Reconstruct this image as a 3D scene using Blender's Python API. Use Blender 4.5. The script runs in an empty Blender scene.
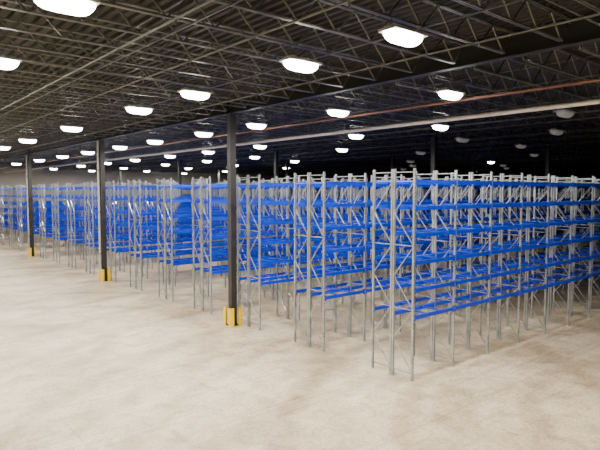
import bpy, math, random
from mathutils import Vector, Matrix
random.seed(3)
S=bpy.context.scene
COL=S.collection

# ------------------------------------------------------------ materials
def mat(name, base, rough=.6, metal=0., emis=None, es=0., var=0.0, scale=3.0):
    m=bpy.data.materials.new(name); m.use_nodes=True
    nt=m.node_tree; b=nt.nodes['Principled BSDF']
    b.inputs['Base Color'].default_value=(*base,1)
    b.inputs['Roughness'].default_value=rough
    b.inputs['Metallic'].default_value=metal
    if emis:
        b.inputs['Emission Color'].default_value=(*emis,1)
        b.inputs['Emission Strength'].default_value=es
    if var>0:
        tc=nt.nodes.new('ShaderNodeTexCoord'); n=nt.nodes.new('ShaderNodeTexNoise')
        n.inputs['Scale'].default_value=scale; n.inputs['Detail'].default_value=4
        r=nt.nodes.new('ShaderNodeValToRGB')
        r.color_ramp.elements[0].position=.3; r.color_ramp.elements[1].position=.7
        r.color_ramp.elements[0].color=(*[c*(1-var) for c in base],1)
        r.color_ramp.elements[1].color=(*[min(1,c*(1+var)) for c in base],1)
        nt.links.new(tc.outputs['Object'],n.inputs['Vector'])
        nt.links.new(n.outputs['Fac'],r.inputs['Fac'])
        nt.links.new(r.outputs['Color'],b.inputs['Base Color'])
    return m

M_GALV=mat('galvanized_steel',(.36,.38,.39),.30,.6,var=.3,scale=2)
M_SLOT=mat('upright_slot_dark',(.03,.03,.03),.8)
M_BLUE=mat('blue_paint',(.002,.035,.47),.32,0,var=.2,scale=1.5)
M_DARK=mat('dark_grey_paint',(.018,.018,.018),.5,.0,var=.2)
M_JOIST=mat('joist_grey_primer',(.095,.098,.082),.38,.25,var=.35)
M_GIRD=mat('girder_dark_primer',(.007,.0068,.0065),.6,0,var=.2)
M_DECK=mat('roof_deck_paint',(.0055,.0058,.005),.65,.0,var=.35,scale=.4)
M_YEL=mat('safety_yellow',(.82,.52,.004),.45)
M_WALL=mat('wall_panel_paint',(.55,.53,.47),.7,0,var=.06,scale=.3)
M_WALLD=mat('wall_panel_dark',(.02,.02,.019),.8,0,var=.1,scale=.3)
M_PIPEW=mat('pipe_cream',(.72,.68,.58),.45,0,var=.1)
M_PIPER=mat('pipe_rust',(.14,.062,.035),.45,0,var=.15)
M_DOWN=mat('downpipe_grey',(.36,.35,.32),.5,0,var=.1)
M_HOUS=mat('fixture_housing',(.4,.4,.4),.5,.2)
M_LENS=mat('led_lens_lit',(.9,.9,.9),.4,0,(1.0,.95,.84),34)
M_LENS.cycles.emission_sampling='NONE'
M_LENSD=mat('led_lens_dim',(.25,.25,.24),.4,0,(1.0,.95,.85),.10)
M_LENSD.cycles.emission_sampling='NONE'

def floor_mat():
    m=bpy.data.materials.new('polished_concrete'); m.use_nodes=True
    nt=m.node_tree; N=nt.nodes; L=nt.links; b=N['Principled BSDF']
    tc=N.new('ShaderNodeTexCoord')
    def noise(s,d,rough=.6,dist=0,vec=None):
        n=N.new('ShaderNodeTexNoise'); n.inputs['Scale'].default_value=s
        n.inputs['Detail'].default_value=d; n.inputs['Roughness'].default_value=rough
        n.inputs['Distortion'].default_value=dist
        L.new(vec or tc.outputs['Object'],n.inputs['Vector']); return n
    def ramp(src,p0,c0,p1,c1):
        r=N.new('ShaderNodeValToRGB'); L.new(src,r.inputs['Fac'])
        r.color_ramp.elements[0].position=p0; r.color_ramp.elements[0].color=(*c0,1)
        r.color_ramp.elements[1].position=p1; r.color_ramp.elements[1].color=(*c1,1)
        return r.outputs['Color']
    def mul(a,b_,f=1):
        mx=N.new('ShaderNodeMix'); mx.data_type='RGBA'; mx.blend_type='MULTIPLY'; mx.inputs[0].default_value=f
        L.new(a,mx.inputs[6]); L.new(b_,mx.inputs[7]); return mx.outputs[2]
    c=ramp(noise(.14,7,.65,.4).outputs['Fac'],.38,(.43,.345,.225),.62,(.65,.545,.395))
    c=mul(c,ramp(noise(1.3,9,.75,.6).outputs['Fac'],.36,(.70,.68,.65),.56,(1.05,1.05,1.05)))
    c=mul(c,ramp(noise(11,6,.75).outputs['Fac'],.36,(.66,.65,.63),.60,(1.08,1.08,1.08)))
    for rot,scl in ((.35,(.12,3.2,1)),(-1.0,(.12,4.0,1)),(1.5,(.1,5,1))):
        mp=N.new('ShaderNodeMapping'); mp.inputs['Rotation'].default_value=(0,0,rot); mp.inputs['Scale'].default_value=scl
        L.new(tc.outputs['Object'],mp.inputs['Vector'])
        c=mul(c,ramp(noise(1.2,8,.7,.2,mp.outputs['Vector']).outputs['Fac'],.34,(.70,.68,.65),.44,(1,1,1)),.7)
    br=N.new('ShaderNodeTexBrick'); br.offset=0; br.inputs['Scale'].default_value=1
    br.inputs['Brick Width'].default_value=4.5; br.inputs['Row Height'].default_value=4.5
    br.inputs['Mortar Size'].default_value=.02; br.inputs['Mortar Smooth'].default_value=.3
    br.inputs['Color1'].default_value=(1,1,1,1); br.inputs['Color2'].default_value=(.985,.985,.985,1)
    br.inputs['Mortar'].default_value=(.78,.76,.72,1)
    L.new(tc.outputs['Object'],br.inputs['Vector'])
    c=mul(c,br.outputs['Color'])
    for loc,sc in (((-20,2,0),.09),((-4,-24,0),.07)):
        w=N.new('ShaderNodeTexWave'); w.wave_type='RINGS'; w.rings_direction='Z'
        mp=N.new('ShaderNodeMapping'); mp.inputs['Location'].default_value=loc
        L.new(tc.outputs['Object'],mp.inputs['Vector']); L.new(mp.outputs['Vector'],w.inputs['Vector'])
        w.inputs['Scale'].default_value=sc; w.inputs['Distortion'].default_value=3
        w.inputs['Detail'].default_value=4; w.inputs['Detail Scale'].default_value=.7
        c=mul(c,ramp(w.outputs['Fac'],0,(.78,.76,.72),.2,(1,1,1)),.85)
    L.new(c,b.inputs['Base Color'])
    b.inputs['Roughness'].default_value=.36
    b.inputs['Specular IOR Level'].default_value=.4
    return m
M_FLOOR=floor_mat()

# ------------------------------------------------------------ mesh builder
class MB:
    def __init__(s): s.v=[]; s.f=[]; s.m=[]; s.mats=[]
    def mi(s,m):
        if m not in s.mats: s.mats.append(m)
        return s.mats.index(m)
    def box(s,lo,hi,m):
        i=len(s.v); x0,y0,z0=lo; x1,y1,z1=hi
        s.v+=[(x0,y0,z0),(x1,y0,z0),(x1,y1,z0),(x0,y1,z0),(x0,y0,z1),(x1,y0,z1),(x1,y1,z1),(x0,y1,z1)]
        s.f+=[(i,i+3,i+2,i+1),(i+4,i+5,i+6,i+7),(i,i+1,i+5,i+4),(i+1,i+2,i+6,i+5),(i+2,i+3,i+7,i+6),(i+3,i,i+4,i+7)]
        s.m+=[s.mi(m)]*6
    def bar(s,a,b,w,h,m,up=(0,0,1)):
        a=Vector(a); b=Vector(b); d=(b-a).normalized(); up=Vector(up)
        if abs(d.dot(up))>.98: up=Vector((1,0,0))
        sd=d.cross(up).normalized()*(w/2); u=sd.cross(d).normalized()*(h/2)
        i=len(s.v)
        for p in (a,b):
            s.v+=[tuple(p-sd-u),tuple(p+sd-u),tuple(p+sd+u),tuple(p-sd+u)]
        s.f+=[(i,i+1,i+2,i+3),(i+4,i+7,i+6,i+5)]+[(i+k,i+4+k,i+4+(k+1)%4,i+(k+1)%4) for k in range(4)]
        s.m+=[s.mi(m)]*6
    def tube(s,a,b,r,m,n=10):
        a=Vector(a); b=Vector(b); d=(b-a).normalized()
        up=Vector((0,0,1)) if abs(d.z)<.9 else Vector((1,0,0))
        x=d.cross(up).normalized(); y=x.cross(d); i=len(s.v)
        for p in (a,b):
            for k in range(n):
                t=2*math.pi*k/n; s.v.append(tuple(p+x*r*math.cos(t)+y*r*math.sin(t)))
        s.f+=[(i+k,i+(k+1)%n,i+n+(k+1)%n,i+n+k) for k in range(n)]
        s.f+=[tuple(i+k for k in range(n))[::-1],tuple(i+n+k for k in range(n))]
        s.m+=[s.mi(m)]*(n+2)
    def mesh(s,name):
        me=bpy.data.meshes.new(name); me.from_pydata(s.v,[],s.f)
        for m in s.mats: me.materials.append(m)
        me.polygons.foreach_set('material_index',s.m); me.update(); return me
    def obj(s,name,loc=(0,0,0),parent=None):
        o=bpy.data.objects.new(name,s.mesh(name)); o.location=loc; COL.objects.link(o)
        if parent: o.parent=parent
        return o
def inst(name,me,loc,parent=None):
    o=bpy.data.objects.new(name,me); o.location=loc; COL.objects.link(o)
    if parent: o.parent=parent
    return o

# ------------------------------------------------------------ room
X0,X1,Y0,Y1=-20.,110.,-16.,98.
ZD=10.9
b=MB(); b.box((X0,Y0,-.2),(X1,Y1,0),M_FLOOR); b.obj('floor')
def wall(name,lo,hi,m,axis):
    b=MB(); b.box(lo,hi,m)
    if axis=='x':
        x=lo[0]+3
        while x<hi[0]:
            yy=lo[1] if lo[1]>50 else hi[1]; s=-1 if lo[1]>50 else 1
            b.box((x-.04,min(yy,yy+s*.04),0),(x+.04,max(yy,yy+s*.04),hi[2]),m); x+=3
    else:
        y=lo[1]+3
        while y<hi[1]:
            xx=lo[0] if lo[0]>50 else hi[0]; s=-1 if lo[0]>50 else 1
            b.box((min(xx,xx+s*.04),y-.04,0),(max(xx,xx+s*.04),y+.04,hi[2]),m); y+=3
    b.obj(name)
wall('wall_far',(X0,Y1,0),(X1,Y1+.3,ZD+.2),M_WALL,'x')
wall('wall_near',(X0,Y0-.3,0),(X1,Y0,ZD+.2),M_WALLD,'x')
wall('wall_left',(X0-.3,Y0,0),(X0,Y1,ZD+.2),M_WALL,'y')
wall('wall_right',(X1,Y0,0),(X1+.3,Y1,ZD+.2),M_WALLD,'y')

# corrugated deck
b=MB(); i=0; pts=[]
x=X0; P=.30
while x<X1:
    pts+=[(x,ZD),(x+P*.38,ZD),(x+P*.5,ZD+.075),(x+P*.88,ZD+.075)]; x+=P
pts.append((x,ZD))
for (px,pz) in pts: b.v+=[(px,Y0,pz),(px,Y1,pz)]
for k in range(len(pts)-1):
    b.f.append((2*k,2*k+1,2*k+3,2*k+2)); b.m.append(b.mi(M_DECK))
i=len(b.v)
b.v+=[(X0,Y0,ZD+.2),(X1,Y0,ZD+.2),(X1,Y1,ZD+.2),(X0,Y1,ZD+.2)]; b.f.append((i,i+1,i+2,i+3)); b.m.append(0)
b.obj('ceiling')
X0+=.12; X1-=.12; Y0+=.12; Y1-=.12

# girders
CXS=16.5; C0=14.25
CX=[C0+CXS*k for k in range(-2,6)]
CY=[-14.0,4.1,22.36,39.92,58.8,76.96]
GB,GT=10.2,10.77
for cx in CX:
    if not X0<cx<X1: continue
    b=MB()
    b.box((cx-.14,Y0,GB),(cx+.14,Y1,GB+.03),M_GIRD)
    b.box((cx-.14,Y0,GT-.03),(cx+.14,Y1,GT),M_GIRD)
    b.box((cx-.01,Y0,GB+.03),(cx+.01,Y1,GT-.03),M_GIRD)
    for cy in CY:
        for s in (-.2,.2): b.box((cx-.13,cy+s-.01,GB+.03),(cx+.13,cy+s+.01,GT-.03),M_GIRD)
    b.obj('roof_girder')

# open web joists along X
b=MB()
JT,JB=10.85,10.2
y=Y0+.7; DY=1.53
while y<Y1:
    for k in range(-3,7):
        xa=C0+CXS*k+.05; xb=xa+CXS-.1
        xa=max(xa,X0); xb=min(xb,X1)
        if xb-xa<3: continue
        for z in (JT-.03,JB):
            b.box((xa if z>JB else xa+.5,y-.055,z-.005),(xb if z>JB else xb-.5,y-.012,z+.03),M_JOIST)
            b.box((xa if z>JB else xa+.5,y+.012,z-.005),(xb if z>JB else xb-.5,y+.055,z+.03),M_JOIST)
        n=max(2,int(round((xb-xa-1.0)/.62))); n+=n%2
        st=(xb-xa-1.0)/n
        b.bar((xa+.05,y,JT-.03),(xa+.5,y,JB+.01),.03,.03,M_JOIST)
        b.bar((xb-.05,y,JT-.03),(xb-.5,y,JB+.01),.03,.03,M_JOIST)
        for j in range(n):
            p=xa+.5+j*st
            za,zb=(JB+.01,JT-.03) if j%2==0 else (JT-.03,JB+.01)
            b.bar((p,y,za),(p+st,y,zb),.036,.036,M_JOIST)
    y+=DY
b.obj('open_web_joists')
b=MB()
for k in range(-3,7):
    for f in (.25,.5,.75):
        x=C0+CXS*k+CXS*f
        if X0<x<X1:
            b.box((x-.02,Y0,JB-.03),(x+.02,Y1,JB-.005),M_JOIST)
            b.box((x-.02,Y0,JT-.07),(x+.02,Y1,JT-.045),M_JOIST)
b.obj('joist_bridging')

b=MB(); b.tube((20.0,Y0,9.6),(20.0,Y1,9.6),.09,M_PIPEW,12)
y=Y0+2
while y<Y1:
    b.tube((20.0,y,9.68),(20.0,y,GB),.012,M_DARK,6); y+=4.59
b.obj('cream_sprinkler_main')
b=MB(); b.tube((17.1,Y0,9.78),(17.1,Y1,9.78),.06,M_PIPER,12)
y=Y0+2.4
while y<Y1:
    b.tube((17.1,y,9.8),(17.1,y,GB),.012,M_DARK,6); y+=4.59
b.obj('rust_sprinkler_main')
b=MB()
for x in (1.0,5.4,7.4,11.8,25.5,28,33,36.5,41,50,60,63):
    b.tube((x,Y0,10.08),(x,Y1,10.08),.028,M_JOIST,8)
    y=Y0+1.8
    while y<Y1:
        b.tube((x,y,10.06),(x,y,9.95),.018,M_JOIST,6); y+=3.06
b.obj('sprinkler_branch_lines')
b=MB()
for y in (5,18.9,30.1,49,67):
    b.tube((X0,y,10.14),(X1,y,10.14),.025,M_JOIST,8)
b.obj('electrical_conduits')

# ------------------------------------------------------------ columns
for cx in CX:
    for cy in CY:
        if not (X0<cx<X1): continue
        b=MB(); w=.15
        if cx==C0 and cy==39.92: cy=39.0
        if cx==C0 and cy==22.36: cy=22.0
        b.box((-w,-w,.03),(w,w,GB-.04),M_DARK)
        if cx==C0: b.box((-.24,-.24,0),(.24,.24,.03),M_DARK)
        else: b.box((-.15,-.15,0),(.15,.15,.03),M_DARK)
        b.box((-.2,-.22,GB-.04),(.2,.22,GB),M_DARK)
        if cx==C0:
            for sx in (-1,1):
                for sy in (-1,1):
                    b.tube((sx*.2,sy*.2,.03),(sx*.2,sy*.2,.07),.02,M_GALV,6)
        c=b.obj('steel_column',(cx,cy,0))
        if cx==C0:
            g=MB(); r=.33; t=.02; L=.2
            for sx in (-1,1):
                for sy in (-1,1):
                    x0,x1=sorted((sx*r,sx*(r-L))); y0,y1=sorted((sy*r,sy*(r-t)))
                    g.box((x0,y0,0),(x1,y1,.9),M_YEL)
                    x0,x1=sorted((sx*r,sx*(r-t))); y0,y1=sorted((sy*(r-t),sy*(r-L)))
                    g.box((x0,y0,0),(x1,y1,.9),M_YEL)
            g.obj('corner_guards',(0,0,0),c)
            if cy>30:
                g=MB(); g.tube((-.24,.1,.0),(-.24,.1,GB-.1),.08,M_DOWN,12)
                for z in (2,5,8): g.box((-.34,.0,z),(-.15,.2,z+.05),M_DARK)
                g.obj('downpipe',(0,0,0),c)

# ------------------------------------------------------------ racks
LEV=[2.26,3.20,4.14,5.08,6.0,6.9]; RH=7.28
BAY=2.4; NB=19
YL=[0.045,0.90,1.0,1.855]
def rack_mesh():
    b=MB()
    def post(x,y,s,slots):
        w=.036; t=.012
        b.box((x-w,y-w,0),(x-w+t,y+w,RH),M_GALV)
        b.box((x+w-t,y-w,0),(x+w,y+w,RH),M_GALV)
        yy=y-s*w; b.box((x-w+t,min(yy,yy+s*t),0),(x+w-t,max(yy,yy+s*t),RH),M_GALV)
        b.box((x-.07,y-.045,0),(x+.07,y+.045,.014),M_GALV)
        if slots:                                   # punched slots on the outer face
            z=.3
            while z<RH-.1:
                y0,y1=sorted((yy,yy-s*.002))
                b.box((x-.010,y0,z),(x+.010,y1,z+.05),M_SLOT); z+=.15
    for i in range(NB+1):
        x=i*BAY
        for n,(y,s) in enumerate(zip(YL,(1,-1,1,-1))): post(x,y,s,n==0 and i<8)
        for ya,yb in ((YL[0],YL[1]),(YL[2],YL[3])):
            z=.25; k=0
            b.bar((x,ya,z),(x,yb,z),.028,.032,M_GALV)
            while z+1.1<RH:
                p,q=(ya,yb) if k%2==0 else (yb,ya)
                b.bar((x,p,z),(x,q,z+1.1),.028,.032,M_GALV)
                z+=1.1; k+=1
                if k%2==0: b.bar((x,ya,z),(x,yb,z),.028,.032,M_GALV)
            b.bar((x,ya,RH-.12),(x,yb,RH-.12),.028,.032,M_GALV)
    for z in LEV:
        for i in range(NB):
            xa=i*BAY+.04; xb=(i+1)*BAY-.04
            for y,s in zip(YL,(-1,1,-1,1)):
                yy=y+s*.015
                b.box((xa,yy-.025,z-.13),(xb,yy+.025,z),M_BLUE)
                for xe in (xa,xb-.05):
                    b.box((xe,yy-.033,z-.19),(xe+.05,yy+.033,z+.04),M_BLUE)
            for ya,yb in ((YL[0],YL[1]),(YL[2],YL[3])):
                for f in (.33,.67):
                    xx=xa+(xb-xa)*f
                    b.box((xx-.03,ya+.02,z-.05),(xx+.03,yb-.02,z-.005),M_BLUE)
    return b.mesh('pallet_rack_row')
RM=rack_mesh()
PIT=4.4
for k in range(18):
    inst('pallet_rack_row',RM,(14.66,(11.46 if k else 11.38)+PIT*k,0))

# ------------------------------------------------------------ lights
def lamp_mesh(lens):
    b=MB()
    L,W=.54,.25
    b.box((-L,-W,.0),(L,W,.05),M_HOUS)
    b.box((-L*.85,-W*.55,.05),(L*.85,W*.55,.12),M_HOUS)
    for sx in (-.4,.4): b.tube((sx,0,.12),(sx,0,.335),.008,M_DARK,6)
    n=28; rings=6; base=len(b.v)
    for j in range(rings+1):
        t=(math.pi/2)*j/rings; rr=math.cos(t)**.8 if j<rings else 0.02; z=-.22*math.sin(t)
        for k in range(n):
            a=2*math.pi*k/n; c,s=math.cos(a),math.sin(a)
            b.v.append((math.copysign(abs(c)**.6,c)*(L-.02)*(.3+.7*rr if j<rings else .28),
                        math.copysign(abs(s)**.6,s)*(W-.01)*rr,z))
    mi=b.mi(lens)
    for j in range(rings):
        for k in range(n):
            p=base+j*n+k; q=base+j*n+(k+1)%n
            b.f.append((p,q,q+n,p+n)[::-1]); b.m.append(mi)
    b.f.append(tuple(base+rings*n+k for k in range(n))); b.m.append(mi)
    return b.mesh('high_bay_light')
LM=lamp_mesh(M_LENS); LD=lamp_mesh(M_LENSD)
AL=bpy.data.lights.new('led_array','AREA'); AL.shape='RECTANGLE'; AL.size=.95; AL.size_y=.34
AL.energy=640; AL.color=(1.0,.945,.835)
ZL=9.86
rows={
 -4.:[5,11,17,26,36,46,58,70,84],  # nearest pair added out of view to brighten the foreground floor
 3.1:[4.5,10.1,15.7,21.3,27,33,40,48,58,70,84],  # nearest lamp also added out of view for a brighter foreground
 9.3:[1.5,7.6,11,16.6,21.2,29.7,38.6,46,54,62,72,86],
 16.0:[4,11,16.5,22.4,27.6,34,40,47,54,62,72,84],  # nearest lamp added past the right frame edge to light the floor
 23.6:[4.5,16.8,22.8,32.6,40,47,55,63,72,84],  # nearest lamp likewise added out of frame, brightens floor at front right
 30.5:[31,43,52,62,75,88],
 38.0:[46,58,70,84],
 48.0:[60,76,90],
 56.0:[33],
}
for x,ys in rows.items():
    for y in ys:
        o=inst('high_bay_light',LM,(x,y,ZL))
        l=bpy.data.objects.new('led_array',AL); l.location=(0,0,-.23); l.parent=o; COL.objects.link(l)
for x,y in [(23.6,10.5),(30.5,8),(30.5,14),(30.5,20),(38,14),(38,20),(38,29),(48,24),(48,38),(56,20),(56,44),(64,36),(64,52),(72,40),(72,60),(80,50)]:
    inst('high_bay_light',LD,(x,y,ZL))

# ------------------------------------------------------------ world + camera
w=bpy.data.worlds.new('dark_interior'); S.world=w; w.use_nodes=True
w.node_tree.nodes['Background'].inputs[0].default_value=(.02,.02,.02,1)
w.node_tree.nodes['Background'].inputs[1].default_value=.2

cam=bpy.data.cameras.new('camera'); co=bpy.data.objects.new('camera',cam); COL.objects.link(co)
cam.sensor_width=36; cam.lens=540/600*36; cam.clip_end=400
co.location=(0,0,6.5)
p=math.atan(33.5/540)
th=math.atan(455/540)
F=Vector((math.sin(th)*math.cos(p),math.cos(th)*math.cos(p),-math.sin(p)))
co.rotation_euler=F.to_track_quat('-Z','Y').to_euler()
S.camera=co
